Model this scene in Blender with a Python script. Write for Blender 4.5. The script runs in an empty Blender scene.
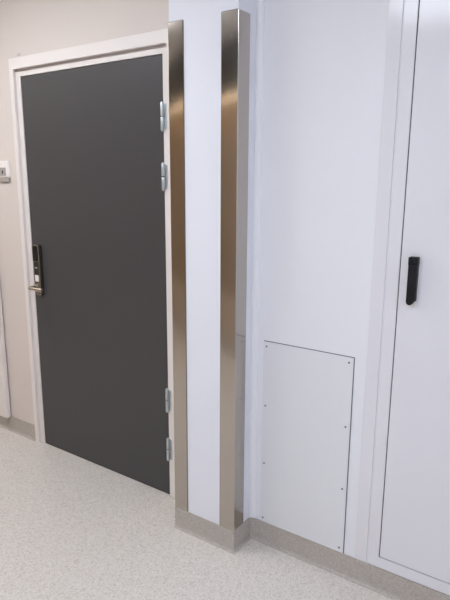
import bpy, bmesh, math, random
from mathutils import Vector, Matrix
random.seed(4)
SC = bpy.context.scene
COL = SC.collection

# ------------------------------------------------------------------ constants (metres)
CEIL = 2.62
LEAF_W, LEAF_H = 0.966, 2.06
XA, XB, P = 1.151, 1.4715, -0.177      # column faces
Q = -0.0436                            # right wall face
SK = 0.098                             # skirting height
GUARD_TOP = 2.118
BACK_Y = -2.65                         # opposite wall

# ------------------------------------------------------------------ materials
def srgb(r, g, b):
    def f(c):
        c /= 255.0
        return c/12.92 if c <= 0.04045 else ((c+0.055)/1.055)**2.4
    return (f(r), f(g), f(b), 1.0)

def mat(name, col, rough=0.5, metal=0.0, spec=0.5, coat=0.0, coat_rough=0.1, bump=0.0, bump_scale=200.0, mottle=0.0, mottle_scale=3.0):
    m = bpy.data.materials.new(name); m.use_nodes = True
    nt = m.node_tree; b = nt.nodes['Principled BSDF']
    b.inputs['Base Color'].default_value = col
    b.inputs['Roughness'].default_value = rough
    b.inputs['Metallic'].default_value = metal
    b.inputs['Specular IOR Level'].default_value = spec
    b.inputs['Coat Weight'].default_value = coat
    b.inputs['Coat Roughness'].default_value = coat_rough
    tc = nt.nodes.new('ShaderNodeTexCoord')
    if mottle:
        n = nt.nodes.new('ShaderNodeTexNoise'); n.inputs['Scale'].default_value = mottle_scale
        n.inputs['Detail'].default_value = 4
        nt.links.new(tc.outputs['Object'], n.inputs['Vector'])
        mx = nt.nodes.new('ShaderNodeMix'); mx.data_type = 'RGBA'
        mx.inputs['A'].default_value = tuple(c*(1-mottle) for c in col[:3])+(1,)
        mx.inputs['B'].default_value = tuple(min(1, c*(1+mottle)) for c in col[:3])+(1,)
        nt.links.new(n.outputs['Fac'], mx.inputs['Factor'])
        nt.links.new(mx.outputs['Result'], b.inputs['Base Color'])
    if bump:
        n = nt.nodes.new('ShaderNodeTexNoise'); n.inputs['Scale'].default_value = bump_scale
        n.inputs['Detail'].default_value = 3
        nt.links.new(tc.outputs['Object'], n.inputs['Vector'])
        bp = nt.nodes.new('ShaderNodeBump'); bp.inputs['Strength'].default_value = bump
        bp.inputs['Distance'].default_value = 0.002
        nt.links.new(n.outputs['Fac'], bp.inputs['Height'])
        nt.links.new(bp.outputs['Normal'], b.inputs['Normal'])
    return m

def speckle_mat(name, base, dark, light, rough=0.45):
    """speckled vinyl: chips of darker and lighter tone scattered in a base tone"""
    m = bpy.data.materials.new(name); m.use_nodes = True
    nt = m.node_tree; b = nt.nodes['Principled BSDF']
    b.inputs['Roughness'].default_value = rough
    b.inputs['Specular IOR Level'].default_value = 0.35
    tc = nt.nodes.new('ShaderNodeTexCoord')
    def voro(scale):
        v = nt.nodes.new('ShaderNodeTexVoronoi'); v.inputs['Scale'].default_value = scale
        nt.links.new(tc.outputs['Object'], v.inputs['Vector'])
        s = nt.nodes.new('ShaderNodeSeparateColor'); nt.links.new(v.outputs['Color'], s.inputs['Color'])
        return s
    def step(src, lo, hi):
        r = nt.nodes.new('ShaderNodeMapRange'); r.inputs['From Min'].default_value = lo; r.inputs['From Max'].default_value = hi
        nt.links.new(src, r.inputs['Value']); return r.outputs['Result']
    def mix(a, bcol, fac):
        x = nt.nodes.new('ShaderNodeMix'); x.data_type = 'RGBA'
        if isinstance(a, tuple): x.inputs['A'].default_value = a
        else: nt.links.new(a, x.inputs['A'])
        x.inputs['B'].default_value = bcol
        nt.links.new(fac, x.inputs['Factor']); return x.outputs['Result']
    v1, v2, v3 = voro(170), voro(230), voro(110)
    c = mix(base, dark, step(v1.outputs['Red'], 0.62, 0.95))
    c = mix(c, light, step(v2.outputs['Green'], 0.60, 0.80))
    c = mix(c, dark, step(v3.outputs['Blue'], 0.86, 1.25))
    nt.links.new(c, b.inputs['Base Color'])
    return m

def steel_mat(name, col, rough, aniso, along_z=True):
    m = mat(name, col, rough, 1.0)
    nt = m.node_tree; b = nt.nodes['Principled BSDF']
    tc = nt.nodes.new('ShaderNodeTexCoord')
    mp = nt.nodes.new('ShaderNodeMapping'); mp.inputs['Scale'].default_value = (900, 900, 3) if along_z else (3, 900, 900)
    nt.links.new(tc.outputs['Object'], mp.inputs['Vector'])
    n = nt.nodes.new('ShaderNodeTexNoise'); n.inputs['Scale'].default_value = 1.0; n.inputs['Detail'].default_value = 2
    nt.links.new(mp.outputs['Vector'], n.inputs['Vector'])
    r = nt.nodes.new('ShaderNodeMapRange'); r.inputs['To Min'].default_value = rough*0.85; r.inputs['To Max'].default_value = rough*1.15
    nt.links.new(n.outputs['Fac'], r.inputs['Value']); nt.links.new(r.outputs['Result'], b.inputs['Roughness'])
    if aniso:
        b.inputs['Anisotropic'].default_value = aniso
        t = nt.nodes.new('ShaderNodeTangent'); t.direction_type = 'RADIAL'; t.axis = 'Z'
        nt.links.new(t.outputs['Tangent'], b.inputs['Tangent'])
        b.inputs['Anisotropic Rotation'].default_value = ANISO_ROT
    return m
ANISO_ROT = 0.0

def emit_mat(name, col, strength):
    m = bpy.data.materials.new(name); m.use_nodes = True
    b = m.node_tree.nodes['Principled BSDF']
    b.inputs['Base Color'].default_value = (0.8, 0.8, 0.8, 1)
    b.inputs['Emission Color'].default_value = col
    b.inputs['Emission Strength'].default_value = strength
    return m

def cream_wall_mat():
    """cream paint with the one small scuff the wall carries above the door frame's left corner"""
    m = mat('cream_paint', srgb(217, 207, 200), 0.55, bump=0.05, bump_scale=260, spec=0.3)
    nt = m.node_tree; b = nt.nodes['Principled BSDF']
    tc = nt.nodes.new('ShaderNodeTexCoord')
    sub = nt.nodes.new('ShaderNodeVectorMath'); sub.operation = 'SUBTRACT'; sub.inputs[1].default_value = (0.002, 0, 2.168)
    nt.links.new(tc.outputs['Object'], sub.inputs[0])
    sc = nt.nodes.new('ShaderNodeVectorMath'); sc.operation = 'MULTIPLY'; sc.inputs[1].default_value = (1/0.024, 0, 1/0.007)
    nt.links.new(sub.outputs[0], sc.inputs[0])
    ln = nt.nodes.new('ShaderNodeVectorMath'); ln.operation = 'LENGTH'; nt.links.new(sc.outputs[0], ln.inputs[0])
    inside = nt.nodes.new('ShaderNodeMapRange'); inside.inputs['From Min'].default_value = 1.0; inside.inputs['From Max'].default_value = 0.6
    nt.links.new(ln.outputs['Value'], inside.inputs['Value'])
    n = nt.nodes.new('ShaderNodeTexNoise'); n.inputs['Scale'].default_value = 110
    nt.links.new(tc.outputs['Object'], n.inputs['Vector'])
    gr = nt.nodes.new('ShaderNodeMapRange'); gr.inputs['From Min'].default_value = 0.35; gr.inputs['From Max'].default_value = 0.6
    nt.links.new(n.outputs['Fac'], gr.inputs['Value'])
    mu = nt.nodes.new('ShaderNodeMath'); mu.operation = 'MULTIPLY'
    nt.links.new(inside.outputs['Result'], mu.inputs[0]); nt.links.new(gr.outputs['Result'], mu.inputs[1])
    mx = nt.nodes.new('ShaderNodeMix'); mx.data_type = 'RGBA'
    mx.inputs['A'].default_value = srgb(217, 207, 200); mx.inputs['B'].default_value = srgb(165, 150, 138)
    nt.links.new(mu.outputs[0], mx.inputs['Factor']); nt.links.new(mx.outputs['Result'], b.inputs['Base Color'])
    return m

def wood_mat():
    m = mat('oak_veneer', srgb(150, 118, 82), 0.5, spec=0.3)
    nt = m.node_tree; b = nt.nodes['Principled BSDF']
    tc = nt.nodes.new('ShaderNodeTexCoord')
    mp = nt.nodes.new('ShaderNodeMapping'); mp.inputs['Scale'].default_value = (14, 14, 1.2)
    nt.links.new(tc.outputs['Object'], mp.inputs['Vector'])
    n = nt.nodes.new('ShaderNodeTexNoise'); n.inputs['Scale'].default_value = 3; n.inputs['Detail'].default_value = 6
    nt.links.new(mp.outputs['Vector'], n.inputs['Vector'])
    mx = nt.nodes.new('ShaderNodeMix'); mx.data_type = 'RGBA'
    mx.inputs['A'].default_value = srgb(136, 117, 95); mx.inputs['B'].default_value = srgb(172, 150, 123)
    nt.links.new(n.outputs['Fac'], mx.inputs['Factor']); nt.links.new(mx.outputs['Result'], b.inputs['Base Color'])
    return m

M = dict(
    cream=cream_wall_mat(),
    white_wall=mat('white_wall_paint', srgb(230, 231, 238), 0.6, bump=0.04, bump_scale=300, spec=0.25),
    cladding=mat('white_wall_cladding', srgb(231, 231, 235), 0.5, spec=0.25, bump=0.03, bump_scale=60),
    trim=mat('white_plastic_trim', srgb(231, 230, 233), 0.35, spec=0.4),
    ceiling=mat('white_ceiling_paint', srgb(232, 232, 230), 0.8, spec=0.2, mottle=0.03),
    frame=mat('white_frame_paint', srgb(229, 222, 218), 0.35, spec=0.4),
    leaf=mat('dark_grey_laminate', srgb(72, 70, 71), 0.42, spec=0.35, bump=0.03, bump_scale=420, mottle=0.04, mottle_scale=4),
    shadow_gap=mat('dark_gap_shade', srgb(52, 50, 50), 0.8),
    shading=mat('grey_painted_shading', srgb(95, 95, 100), 0.8),
    floor=speckle_mat('speckled_vinyl_floor', srgb(210, 203, 196), srgb(190, 182, 174), srgb(220, 214, 208)),
    skirt=speckle_mat('speckled_vinyl_skirting', srgb(178, 170, 162), srgb(166, 158, 149), srgb(187, 180, 173)),
    steel=steel_mat('brushed_stainless', (0.52, 0.475, 0.43, 1), 0.165, 0.85),
    lock_steel=steel_mat('satin_steel', (0.24, 0.21, 0.165, 1), 0.30, 0.0),
    zinc=mat('zinc_plated_steel', (0.62, 0.68, 0.70, 1), 0.38, 1.0, mottle=0.08, mottle_scale=60),
    zinc_dark=mat('dark_hinge_washer', (0.14, 0.16, 0.17, 1), 0.5, 0.8),
    inlay=mat('dark_bronze_inlay', (0.06, 0.052, 0.04, 1), 0.45, 0.6),
    lever_steel=steel_mat('polished_lever_steel', (0.56, 0.51, 0.43, 1), 0.22, 0.0),
    panel=mat('white_access_panel_sheet', srgb(225, 225, 228), 0.45, spec=0.3, bump=0.02, bump_scale=40),
    screw=mat('grey_screw_steel', (0.22, 0.22, 0.24, 1), 0.4, 0.9),
    gloss=mat('gloss_white_enamel', srgb(225, 223, 227), 0.13, spec=0.5),
    black=mat('black_plastic', srgb(16, 16, 20), 0.5, spec=0.3),
    black_gloss=mat('black_reader_plastic', srgb(14, 14, 16), 0.15, spec=0.5),
    pale=mat('pale_plastic', srgb(236, 232, 226), 0.5),
    switch=mat('white_switch_plastic', srgb(236, 230, 226), 0.35),
    switch_grey=mat('grey_insert_and_shadow', srgb(168, 160, 155), 0.4),
    wood=wood_mat(),
    reflection=mat('beige_reflection_band', srgb(190, 172, 152), 0.5),
    bulkhead=mat('dark_added_bulkhead', srgb(58, 54, 50), 0.7),
    lamp_cool=emit_mat('cool_lamp_diffuser', (0.87, 0.965, 1.07, 1), 8.2),
    lamp_added_right=emit_mat('added_right_lamp_diffuser', (0.90, 0.965, 1.06, 1), 4.4),
    lamp_added_mid=emit_mat('added_mid_lamp_diffuser', (0.92, 0.96, 1.01, 1), 8.4),
    lamp_warm=emit_mat('warm_lamp_diffuser', (1.0, 0.95, 0.90, 1), 6.0),
    lamp_added_strip=emit_mat('added_strip_diffuser', (1.0, 0.76, 0.50, 1), 5.2),
    lamp_frame=mat('white_lamp_housing', srgb(230, 230, 230), 0.4),
)

# ------------------------------------------------------------------ mesh helpers
def add_box(bm, x0, x1, y0, y1, z0, z1, bevel=0.0, seg=2):
    t = bmesh.new()
    bmesh.ops.create_cube(t, size=1.0)
    for v in t.verts:
        v.co = Vector((x0+(v.co.x+.5)*(x1-x0), y0+(v.co.y+.5)*(y1-y0), z0+(v.co.z+.5)*(z1-z0)))
    if bevel > 0:
        bmesh.ops.bevel(t, geom=list(t.edges), offset=bevel, segments=seg, profile=0.5, affect='EDGES')
    merge(bm, t)

def merge(bm, t):
    me = bpy.data.meshes.new('tmp'); t.to_mesh(me); t.free()
    bm.from_mesh(me); bpy.data.meshes.remove(me)

def add_cyl(bm, c, axis, r, length, seg=24, bevel=0.0):
    t = bmesh.new()
    bmesh.ops.create_cone(t, cap_ends=True, segments=seg, radius1=r, radius2=r, depth=length)
    if bevel:
        es = [e for e in t.edges if abs(e.verts[0].co.z-e.verts[1].co.z) < 1e-6]
        bmesh.ops.bevel(t, geom=es, offset=bevel, segments=2, profile=0.5, affect='EDGES')
    if axis == 'X': t.transform(Matrix.Rotation(math.pi/2, 4, 'Y'))
    if axis == 'Y': t.transform(Matrix.Rotation(math.pi/2, 4, 'X'))
    t.transform(Matrix.Translation(Vector(c)))
    merge(bm, t)

def add_prism(bm, pts, y0, y1, bevel=0.0):
    """outline pts in x,z pushed from y0 to y1"""
    t = bmesh.new()
    f = t.faces.new([t.verts.new((x, y0, z)) for x, z in pts])
    r = bmesh.ops.extrude_face_region(t, geom=[f])
    for v in r['geom']:
        if isinstance(v, bmesh.types.BMVert): v.co.y = y1
    bmesh.ops.recalc_face_normals(t, faces=t.faces)
    if bevel:
        bmesh.ops.bevel(t, geom=list(t.edges), offset=bevel, segments=2, profile=0.5, affect='EDGES')
    merge(bm, t)

def add_vprism(bm, pts, z0, z1, bevel=0.0):
    """outline pts in x,y pushed from z0 to z1"""
    t = bmesh.new()
    f = t.faces.new([t.verts.new((x, y, z0)) for x, y in pts])
    r = bmesh.ops.extrude_face_region(t, geom=[f])
    for v in r['geom']:
        if isinstance(v, bmesh.types.BMVert): v.co.z = z1
    bmesh.ops.recalc_face_normals(t, faces=t.faces)
    if bevel:
        bmesh.ops.bevel(t, geom=list(t.edges), offset=bevel, segments=2, profile=0.5, affect='EDGES')
    merge(bm, t)

def add_sweep(bm, path, profile):
    """plan path (x,y), profile (distance out of the wall, z); out of the wall = right of the path's direction"""
    n = len(path); rings = []
    for i, (x, y) in enumerate(path):
        ns = []
        for a, b in ((i-1, i), (i, i+1)):
            if a < 0 or b >= n: continue
            d = Vector((path[b][0]-path[a][0], path[b][1]-path[a][1])).normalized()
            ns.append(Vector((d.y, -d.x)))
        if len(ns) == 2:
            nn = (ns[0]+ns[1]).normalized(); nn = nn/max(0.2, nn.dot(ns[0]))
        else: nn = ns[0]
        rings.append([bm.verts.new((x+nn.x*d, y+nn.y*d, z)) for d, z in profile])
    k = len(profile)
    for i in range(n-1):
        for j in range(k):
            bm.faces.new((rings[i][j], rings[i][(j+1) % k], rings[i+1][(j+1) % k], rings[i+1][j]))
    bm.faces.new(rings[0]); bm.faces.new(list(reversed(rings[-1])))
    bmesh.ops.recalc_face_normals(bm, faces=bm.faces)

def obj(name, bm, material, parent=None, smooth=False):
    me = bpy.data.meshes.new(name)
    if parent is not None:
        bmesh.ops.translate(bm, verts=bm.verts, vec=-world_loc(parent))
    bm.to_mesh(me); bm.free()
    if smooth:
        for p in me.polygons: p.use_smooth = True
        try: me.set_sharp_from_angle(angle=math.radians(35))
        except Exception: pass
    o = bpy.data.objects.new(name, me); COL.objects.link(o)
    me.materials.append(material)
    if parent is not None: o.parent = parent
    return o

def world_loc(o):
    v = Vector(o.location)
    while o.parent: o = o.parent; v += Vector(o.location)
    return v

def tag(o, label, cat=None, group=None, kind=None):
    o['label'] = label
    if cat: o['category'] = cat
    if group: o['group'] = group
    if kind: o['kind'] = kind
    return o

def thing(name, loc, label, cat, group=None, kind=None):
    o = bpy.data.objects.new(name, None); COL.objects.link(o)
    o.location = loc; o.empty_display_size = 0.1
    return tag(o, label, cat, group, kind)

B = bmesh.new

# ------------------------------------------------------------------ the setting
X0, X1 = -3.2, 4.6
bm = B(); add_box(bm, X0, X1, BACK_Y-0.1, 0.30, -0.06, 0.0)
tag(obj('floor', bm, M['floor']), 'pale grey beige speckled vinyl floor', 'floor', kind='structure')
bm = B(); add_box(bm, X0, X1, BACK_Y-0.1, 0.30, CEIL, CEIL+0.06)
tag(obj('ceiling', bm, M['ceiling']), 'plain white ceiling above the corridor', 'ceiling', kind='structure')

JO = 0.045                                            # jamb width outside the leaf
bm = B()                                              # door wall with its opening
add_box(bm, X0, -JO, 0.0, 0.16, 0, CEIL)
add_box(bm, LEAF_W+JO, XB, 0.0, 0.16, 0, CEIL)
add_box(bm, -JO, LEAF_W+JO, 0.0, 0.16, LEAF_H+JO, CEIL)
tag(obj('wall_left', bm, M['cream']), 'cream painted wall around the dark grey door', 'wall', kind='structure')

bm = B(); add_box(bm, XA+0.003, XB-0.003, P+0.003, 0.0, 0, CEIL, 0.002)
tag(obj('wall_column', bm, M['white_wall']), 'white boxed column projecting between the two steel corner guards', 'column', kind='structure')

bm = B(); add_box(bm, XB-0.003, X1, Q, 0.16, 0, CEIL)
tag(obj('wall_right', bm, M['cladding']), 'smooth white clad wall right of the column', 'wall', kind='structure')

bm = B(); add_box(bm, X0-0.1, X0, BACK_Y, 0.3, 0, CEIL)
tag(obj('wall_end', bm, M['cream']), 'cream wall closing the corridor far left', 'wall', kind='structure')
bm = B(); add_box(bm, X1, X1+0.1, BACK_Y, 0.3, 0, CEIL)
tag(obj('wall_far', bm, M['white_wall']), 'white wall closing the corridor far right', 'wall', kind='structure')
bm = B(); add_box(bm, 0.9, X1, BACK_Y-0.1, BACK_Y, 0, CEIL)
tag(obj('wall_opposite', bm, M['white_wall']), 'white wall across the corridor behind the camera', 'wall', kind='structure')
bm = B(); add_box(bm, X0, 0.9, BACK_Y-0.1, BACK_Y, 0, CEIL)
tag(obj('wall_opposite_veneer', bm, M['wood']), 'brown oak veneered wall across the corridor facing the dark door', 'wall', kind='structure')
bm = B(); add_box(bm, X0, 0.9, BACK_Y, BACK_Y+0.30, 2.22, CEIL, 0.003)  # unseen bulkhead added for the dark band reflected in the steel
tag(obj('trim_1', bm, M['bulkhead']), 'added dark grey bulkhead above the oak veneered wall', 'bulkhead', kind='structure')

# vertical trims: corner profile in the inside corner, cover flange beside the cupboard
bm = B()
add_vprism(bm, [(XB-0.003, Q), (XB-0.003, Q-0.014), (XB, Q-0.016), (XB+0.004, Q-0.007), (XB+0.011, Q-0.003), (XB+0.022, Q-0.003), (XB+0.0235, Q)], SK, CEIL)
tag(obj('trim_2', bm, M['trim'], smooth=True), 'white corner profile where the column meets the right wall', 'trim', kind='structure')
bm = B(); add_box(bm, 1.953, 1.999, Q-0.003, Q, SK+0.008, 2.42, 0.001)
tag(obj('trim_3', bm, M['gloss']), 'white glossy cover strip along the left of the cupboard frame', 'trim', kind='structure')

# vinyl skirting turned up the walls with a small cove
T, RC = 0.004, 0.013
prof = [(0.0, SK), (T-0.001, SK), (T, SK-0.001)]
for k in range(7):
    a = math.pi/2*k/6
    prof.append((T+RC-RC*math.cos(a), RC-RC*math.sin(a)))
prof[-1] = (T+RC, 0.0006)
prof += [(T+RC, 0.0), (0.0, 0.0)]
def baseboard(name, path, label):
    b = B(); add_sweep(b, path, prof)
    if name == 'baseboard_column': add_box(b, XA, XA+0.004, P+0.004, 0.0, 0.0, SK)   # plain return on its left side
    tag(obj(name, b, M['skirt'], smooth=True), label, 'skirting', kind='structure')
baseboard('baseboard_left', [(X0, 0.0), (-0.069, 0.0)], 'grey beige speckled skirting left of the dark door')
baseboard('baseboard_column', [(XA, P+0.004), (XB-0.004, P+0.004), (XB-0.004, Q)], 'grey beige speckled skirting wrapped round the white column')
baseboard('baseboard_right', [(XB-0.003, Q+0.002), (X1, Q+0.002)], 'grey beige speckled skirting under the access panel and cupboard')

bm = B(); add_box(bm, X0, 0.9, BACK_Y, BACK_Y+0.004, SK, 0.52, 0.001)  # unseen band added to smooth the reflection in the steel guards
tag(obj('trim_4', bm, M['reflection']), 'added beige kick band low on the oak veneered wall', 'trim', kind='structure')
baseboard('baseboard_opposite', [(X1, BACK_Y), (X0, BACK_Y)], 'grey beige speckled skirting across the corridor')

# ------------------------------------------------------------------ door
door = thing('door_1', (0.483, 0.0, 0.0), 'dark grey flush door in a white frame with electronic lock', 'door', kind='structure')
bm = B()                                              # jamb: recessed face around the leaf
J = 0.003
JF = 0.026                                            # the head is a lip above the leaf with a groove under the architrave
for x0, x1 in ((-JO, -J), (LEAF_W+J, LEAF_W+JO)):
    add_box(bm, x0, x1, 0.001, 0.14, 0, LEAF_H+JF, 0.001)
add_box(bm, -J, LEAF_W+J, 0.001, 0.14, LEAF_H+J, LEAF_H+JF, 0.001)
add_box(bm, -JO, LEAF_W+JO, 0.015, 0.14, LEAF_H+JF-0.001, LEAF_H+JO)
obj('jamb', bm, M['frame'], door)
bm = B()                                              # architrave: a mitred U round the opening
aw0, aw1, al1, ad = 0.038, 0.085, 0.068, 0.016
zt0, zt1 = LEAF_H+0.038, LEAF_H+0.0915
W = LEAF_W
add_prism(bm, [(-al1, 0), (-aw0, 0), (-aw0, zt0), (W+aw0, zt0), (W+aw0, 0), (W+aw1, 0), (W+aw1, zt1), (-al1, zt1)], -ad, 0.0, 0.0015)
obj('architrave', bm, M['frame'], door)
bm = B(); add_box(bm, 0.0, LEAF_W, 0.003, 0.043, 0.006, LEAF_H, 0.0015)
leaf = obj('door_leaf', bm, M['leaf'], door)
bm = B()                                              # seal painted dark as the shaded gap round the leaf
add_box(bm, -J, 0.0, 0.012, 0.05, 0.0, LEAF_H+J); add_box(bm, LEAF_W, LEAF_W+J, 0.012, 0.05, 0, LEAF_H+J)
add_box(bm, 0.0, LEAF_W, 0.012, 0.05, LEAF_H, LEAF_H+J)
obj('filler', bm, M['shadow_gap'], door)
bm = B(); add_box(bm, -J, LEAF_W+J, 0.006, 0.14, 0.0, 0.005, 0.001)
obj('threshold', bm, M['shadow_gap'], door)

HX, HY, HR, HL = LEAF_W+0.003, -0.0075, 0.0075, 0.114
for zc in (1.808, 1.555, 0.508, 0.2535):
    b = B()
    for s in (-1, 1):
        add_cyl(b, (HX, HY, zc+s*(HL/4+0.001)), 'Z', HR, HL/2-0.002, 20, 0.001)
        add_cyl(b, (HX, HY, zc+s*(HL/2+0.002)), 'Z', HR*0.55, 0.005, 16, 0.001)
    h = obj('hinge', b, M['zinc'], door, smooth=True)
    b = B(); add_cyl(b, (HX, HY, zc), 'Z', HR*0.85, 0.003, 20)
    obj('washer', b, M['zinc_dark'], h, smooth=True)
    b = B(); add_box(b, HX+0.002, HX+0.019, -0.0015, 0.001, zc-HL*0.46, zc+HL*0.46, 0.0008)
    obj('frame_plate', b, M['zinc'], h)

# electronic lock plate with reader, key cover and lever
LX0, LX1, LZ0, LZ1, LD = 0.041, 0.083, 0.915, 1.194, -0.024
bm = B(); add_box(bm, LX0, LX1, LD, 0.003, LZ0, LZ1, 0.006, 4)
esc = obj('lock_plate', bm, M['lock_steel'], door, smooth=True)
tag(esc, 'satin steel electronic lock plate')
bm = B()
rx0, rx1 = LX0-0.001, LX1-0.004
pts = [(rx0, 1.105), (rx1, 1.105), (rx1, 1.176)]
for k in range(9):
    a = math.radians(10*k+5)
    pts.append((rx1-0.012+0.012*math.cos(a), 1.176+0.012*math.sin(a)))
for k in range(9):
    a = math.radians(90+10*k+5)
    pts.append((rx0+0.012+0.012*math.cos(a), 1.176+0.012*math.sin(a)))
add_prism(bm, pts, LD-0.004, LD+0.004, 0.001)
rd = obj('card_reader', bm, M['black_gloss'], esc); tag(rd, 'black card reader head')
bm = B(); add_box(bm, LX0+0.002, LX1-0.001, LD+0.001, 0.002, LZ1-0.008, LZ1+0.0012, 0.001)
tag(obj('end_cap', bm, M['lever_steel'], esc), 'bright steel end cap')
bm = B(); add_box(bm, LX0+0.004, LX1-0.004, LD-0.001, LD+0.004, 1.030, 1.100, 0.001)
tag(obj('dark_inlay', bm, M['inlay'], esc), 'dark inlay strip')
bm = B(); add_box(bm, LX0+0.010, LX1-0.012, LD-0.0025, LD+0.003, 1.064, 1.073, 0.001)
obj('indicator', bm, M['zinc'], esc)
bm = B(); add_box(bm, LX0+0.006, LX1-0.008, LD-0.004, LD+0.003, 0.992, 1.028, 0.003, 3)
tag(obj('key_cover', bm, M['switch'], esc), 'white key cover')
bm = B()                                              # lever: round neck, then a bar bent towards the hinges
lz, lx, ly = 0.964, 0.058, -0.081
add_cyl(bm, (lx, LD-0.003, lz), 'Y', 0.017, 0.008, 28, 0.001)
path = [(lx, LD-0.002), (lx, ly+0.014)]
for k in range(1, 7):
    a = math.pi/2*k/6
    path.append((lx+0.014-0.014*math.cos(a), ly+0.014-0.014*math.sin(a)))
path += [(lx+0.06, ly), (lx+0.112, ly+0.002)]
rings = []
for i, (x, y) in enumerate(path):
    a, c = path[max(0, i-1)], path[min(len(path)-1, i+1)]
    d = Vector((c[0]-a[0], c[1]-a[1], 0)).normalized(); n = Vector((-d.y, d.x, 0))
    rings.append([bm.verts.new(Vector((x, y, lz))+n*0.0085*math.cos(2*math.pi*k/16)+Vector((0, 0, 1))*0.0095*math.sin(2*math.pi*k/16)) for k in range(16)])
for a, c in zip(rings, rings[1:]):
    for k in range(16): bm.faces.new((a[k], a[(k+1) % 16], c[(k+1) % 16], c[k]))
bm.faces.new(rings[0]); bm.faces.new(rings[-1])
bmesh.ops.recalc_face_normals(bm, faces=bm.faces)
obj('lever', bm, M['lever_steel'], esc, smooth=True)

# ------------------------------------------------------------------ steel corner guards
LEG, TH = 0.0725, 0.0028
def guard(sign, corner_x, label):
    o = thing('corner_guard', (corner_x, P, SK), label, 'corner guard', 'steel corner guards on the column')
    s = -sign                                         # direction along the front face, away from the corner
    b = B()
    r = 0.003
    pts = [(corner_x+s*LEG, P)]
    for k in range(6):
        a = math.pi/2*k/5
        pts.append((corner_x+s*(r-r*math.sin(a)), P+r-r*math.cos(a)))
    pts += [(corner_x, P+LEG), (corner_x+s*TH, P+LEG), (corner_x+s*TH, P+TH), (corner_x+s*LEG, P+TH)]
    add_vprism(b, pts, SK+0.0005, GUARD_TOP)
    obj('steel_angle', b, M['steel'], o, smooth=True)
    edge_strip = B()                                        # dark strips imitate edge reflections along the long and top edges
    add_box(edge_strip, min(corner_x+s*LEG, corner_x+s*(LEG+0.0022)), max(corner_x+s*LEG, corner_x+s*(LEG+0.0022)), P+0.0012, P+0.0035, SK+0.001, GUARD_TOP)
    add_box(edge_strip, min(corner_x, corner_x+s*LEG), max(corner_x, corner_x+s*LEG), P+0.0006, P+0.0035, GUARD_TOP-0.0005, GUARD_TOP+0.0018)
    add_box(edge_strip, min(corner_x+s*0.0008, corner_x+s*0.0035), max(corner_x+s*0.0008, corner_x+s*0.0035), P+LEG, P+LEG+0.002, SK+0.001, GUARD_TOP)
    tag(obj('edge_reflection', edge_strip, M['shading'], o), 'thin grey line painted as the edge reflection')
    return o
guard(-1, XA, 'brushed steel corner guard on the column edge beside the dark door hinges')
guard(+1, XB, 'brushed steel corner guard on the column edge nearest the access panel')

# ------------------------------------------------------------------ access panel
PX0, PX1, PZ0, PZ1 = 1.5225, 1.9035, 0.1005, 0.908
ap = thing('access_panel', (1.713, Q, PZ0), 'white rectangular access panel fixed by eight small screws', 'access panel')
bm = B(); add_box(bm, PX0-0.001, PX1+0.0030, Q-0.0015, Q+0.001, PZ0-0.001, PZ1+0.0028)  # dark backing sheet imitates the shaded gap round the panel
tag(obj('shading', bm, M['shading'], ap), 'dark gasket line')
bm = B(); add_box(bm, PX0, PX1, Q-0.005, Q-0.001, PZ0, PZ1, 0.0008)
obj('panel_sheet', bm, M['panel'], ap)
first = None
for x in (1.5355, 1.8865):
    for z in (0.888, 0.634, 0.376, 0.120):
        if first is None:
            b = B()
            t = bmesh.new(); bmesh.ops.create_uvsphere(t, u_segments=16, v_segments=8, radius=0.0042)
            for v in t.verts: v.co.y *= 0.45
            merge(b, t)
            sl = [f for f in b.faces if f.calc_center_median().y < -0.0015]
            r = bmesh.ops.inset_region(b, faces=sl, thickness=0.0006, depth=-0.0006)
            me = bpy.data.meshes.new('screw'); b.to_mesh(me); b.free(); me.materials.append(M['screw'])
            first = bpy.data.objects.new('screw', me); s = first
        else: s = first.copy()
        COL.objects.link(s); s.parent = ap
        s.location = Vector((x, Q-0.0052, z))-Vector(ap.location)

# ------------------------------------------------------------------ cupboards
def cupboard(x0, x1, z0, z1, yb, label, handle_x=None, fw=0.043, proud=0.006, paint='gloss'):
    """flush sheet-metal cupboard: raised frame, dark gap, inset door"""
    c = thing('cupboard', ((x0+x1)/2, yb, z0), label, 'cupboard', 'white metal cupboards')
    b = B()
    t = 0.0015
    for bx in ((x0, x0+fw, z0, z1), (x1-fw, x1, z0, z1)):
        add_box(b, bx[0], bx[1], yb-proud, yb+0.004, bx[2], bx[3], t)
    add_box(b, x0+fw-t*2, x1-fw+t*2, yb-proud, yb+0.004, z0, z0+fw, t)
    add_box(b, x0+fw-t*2, x1-fw+t*2, yb-proud, yb+0.004, z1-fw, z1, t)
    obj('frame', b, M[paint], c)
    b = B(); add_box(b, x0+fw-0.001, x1-fw+0.001, yb-0.002, yb+0.002, z0+fw-0.001, z1-fw+0.001)  # dark sheet in place of the shaded gap round the inset door
    tag(obj('filler', b, M['shadow_gap'], c), 'dark seal standing in for shade in the gap')
    g = 0.0035
    b = B(); add_box(b, x0+fw+g, x1-fw-g, yb-proud-0.0005, yb-0.001, z0+fw+g, z1-fw-g, 0.002, 3)
    d = obj('cupboard_door', b, M[paint], c)
    return c, d, yb-proud-0.0005
bm_gap = None
cup, cdoor, fy = cupboard(2.0035, 2.93, 0.1035, 2.45, Q, 'tall white glossy cupboard in right wall with black lever handle')
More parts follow.
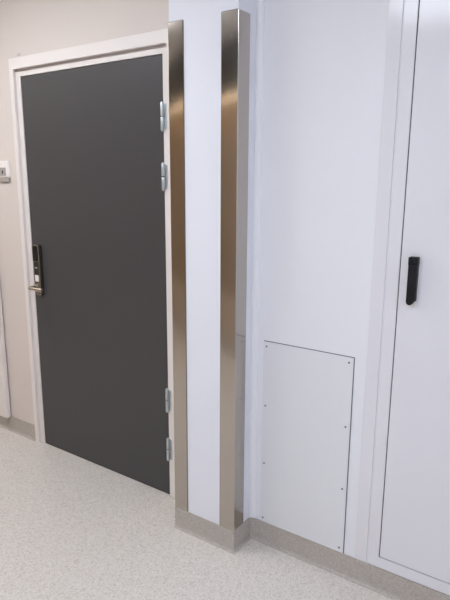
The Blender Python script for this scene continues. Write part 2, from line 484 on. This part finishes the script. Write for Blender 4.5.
# black swing handle: pale base plate, black body with pivot hub at the top and rounded grip
hx0, hx1, hz0, hz1 = 2.083, 2.1125, 1.138, 1.297
b = B(); add_box(b, hx0+0.010, hx1-0.001, fy-0.004, fy+0.001, hz0-0.014, hz1-0.004, 0.002)
hb = obj('handle_base', b, M['pale'], cdoor); tag(hb, 'pale keeper plate behind the handle')
b = B()
w = hx1-hx0
pts = [(hx0, hz1), (hx0, hz0+0.010)]
for k in range(1, 9):
    a = math.pi*k/9
    pts.append((hx0+0.0115-0.0115*math.cos(a), hz0+0.010-0.0115*math.sin(a)))
pts += [(hx0+0.023, hz0+0.010), (hx1, hz0+0.012), (hx1, hz1)]
add_prism(b, pts, fy-0.027, fy-0.003, 0.0025)
hd = obj('handle', b, M['black'], cdoor, smooth=True); tag(hd, 'black plastic swing handle')
b = B(); add_box(b, hx0-0.0005, hx1+0.0005, fy-0.030, fy-0.002, hz1-0.026, hz1+0.001, 0.002)
add_cyl(b, (hx0+w*0.5, fy-0.031, hz1-0.013), 'Y', 0.0075, 0.004, 20, 0.0008)
obj('handle_hub', b, M['black'], cdoor, smooth=True)

cup2, cdoor2, fy2 = cupboard(-1.20, -0.312, 0.092, 2.25, -0.012, 'white framed cupboard on the cream wall, cut by the left photo edge', proud=0.022, fw=0.064, paint='frame')

# ------------------------------------------------------------------ wall switch
sw = thing('wall_switch', (-0.185, 0.0, 1.59), 'small white key switch box on cream wall left of the dark door', 'switch')
b = B(); add_box(b, -0.240, -0.141, -0.010, 0.0, 1.548, 1.640, 0.003, 3)
add_box(b, -0.236, -0.145, -0.014, -0.008, 1.552, 1.636, 0.003, 3)
obj('faceplate', b, M['switch'], sw, smooth=True)
b = B(); add_box(b, -0.226, -0.166, -0.0165, -0.013, 1.560, 1.604, 0.0015)
ins = obj('insert', b, M['switch_grey'], sw); tag(ins, 'grey key insert')
b = B(); add_box(b, -0.196, -0.187, -0.0172, -0.016, 1.570, 1.588, 0.0004)
obj('key_slot', b, M['black'], ins)
b = B(); add_box(b, -0.236, -0.147, -0.012, 0.0, 1.526, 1.547, 0.002)  # grey box painted as the shadow below the faceplate
obj('plate_shadow', b, M['switch_grey'], sw)

# ------------------------------------------------------------------ lamps
def ceiling_light(x0, x1, y0, y1, m, label):
    o = thing('ceiling_light', ((x0+x1)/2, (y0+y1)/2, CEIL), label, 'ceiling light', 'ceiling lights')
    b = B(); f = 0.025
    add_box(b, x0-f, x0, y0-f, y1+f, CEIL-0.02, CEIL, 0.002); add_box(b, x1, x1+f, y0-f, y1+f, CEIL-0.02, CEIL, 0.002)
    add_box(b, x0, x1, y0-f, y0, CEIL-0.02, CEIL, 0.002); add_box(b, x0, x1, y1, y1+f, CEIL-0.02, CEIL, 0.002)
    obj('lamp_frame', b, M['lamp_frame'], o)
    b = B(); add_box(b, x0, x1, y0, y1, CEIL-0.012, CEIL-0.002)
    obj('diffuser', b, m, o)
ceiling_light(1.30, 2.50, -2.25, -1.65, M['lamp_cool'], 'cool white rectangular ceiling light panel above the cupboard side')
ceiling_light(3.20, 4.40, -1.50, -0.90, M['lamp_added_right'], 'added cool white rectangular ceiling light panel at the right end of the corridor')  # unseen lamp added to brighten the column side and right wall
ceiling_light(-0.45, 0.75, -1.32, -0.72, M['lamp_added_mid'], 'added neutral white rectangular ceiling light panel in front of the dark door')  # unseen lamp added to even out the light along the corridor
ceiling_light(-2.40, -1.20, -1.45, -0.85, M['lamp_warm'], 'warm white rectangular ceiling light panel at the left end of the corridor')
st = thing('added_strip_light', (-0.4, BACK_Y+0.15, 2.22), 'added slim warm strip light under the dark bulkhead', 'strip light')  # unseen light added for the bright warm band reflected in the steel
b = B(); add_box(b, -2.0, 0.88, BACK_Y+0.10, BACK_Y+0.20, 2.205, 2.22)
obj('housing', b, M['lamp_frame'], st)
b = B(); add_box(b, -1.98, 0.86, BACK_Y+0.115, BACK_Y+0.185, 2.200, 2.2055)
obj('diffuser', b, M['lamp_added_strip'], st)

w = bpy.data.worlds.new('World'); SC.world = w; w.use_nodes = True
w.node_tree.nodes['Background'].inputs['Color'].default_value = (0.02, 0.02, 0.02, 1)

# ------------------------------------------------------------------ camera
yaw, pitch, roll = (math.radians(v) for v in (34.59277847, -12.14309233, 0.3078459643))
f = Vector((-math.sin(yaw)*math.cos(pitch), math.cos(yaw)*math.cos(pitch), math.sin(pitch)))
r = f.cross(Vector((0, 0, 1))).normalized(); u = r.cross(f)
r2 = r*math.cos(roll)+u*math.sin(roll); u2 = -r*math.sin(roll)+u*math.cos(roll)
mx = Matrix((r2, u2, -f)).transposed().to_4x4(); mx.translation = Vector((2.6161, -1.9113, 1.5404))
cd = bpy.data.cameras.new('Camera'); cam = bpy.data.objects.new('Camera', cd); COL.objects.link(cam)
cam.matrix_world = mx
cd.sensor_fit = 'VERTICAL'; cd.sensor_height = 24.0; cd.lens = 24.0*555.45/600.0
cd.clip_start = 0.02
SC.camera = cam

SC.cycles.max_bounces = 10; SC.cycles.diffuse_bounces = 8
vs = SC.view_settings
vs.view_transform = 'Standard'; vs.look = 'None'; vs.gamma = 1.0; vs.use_curve_mapping = False
vs.exposure = 0.31
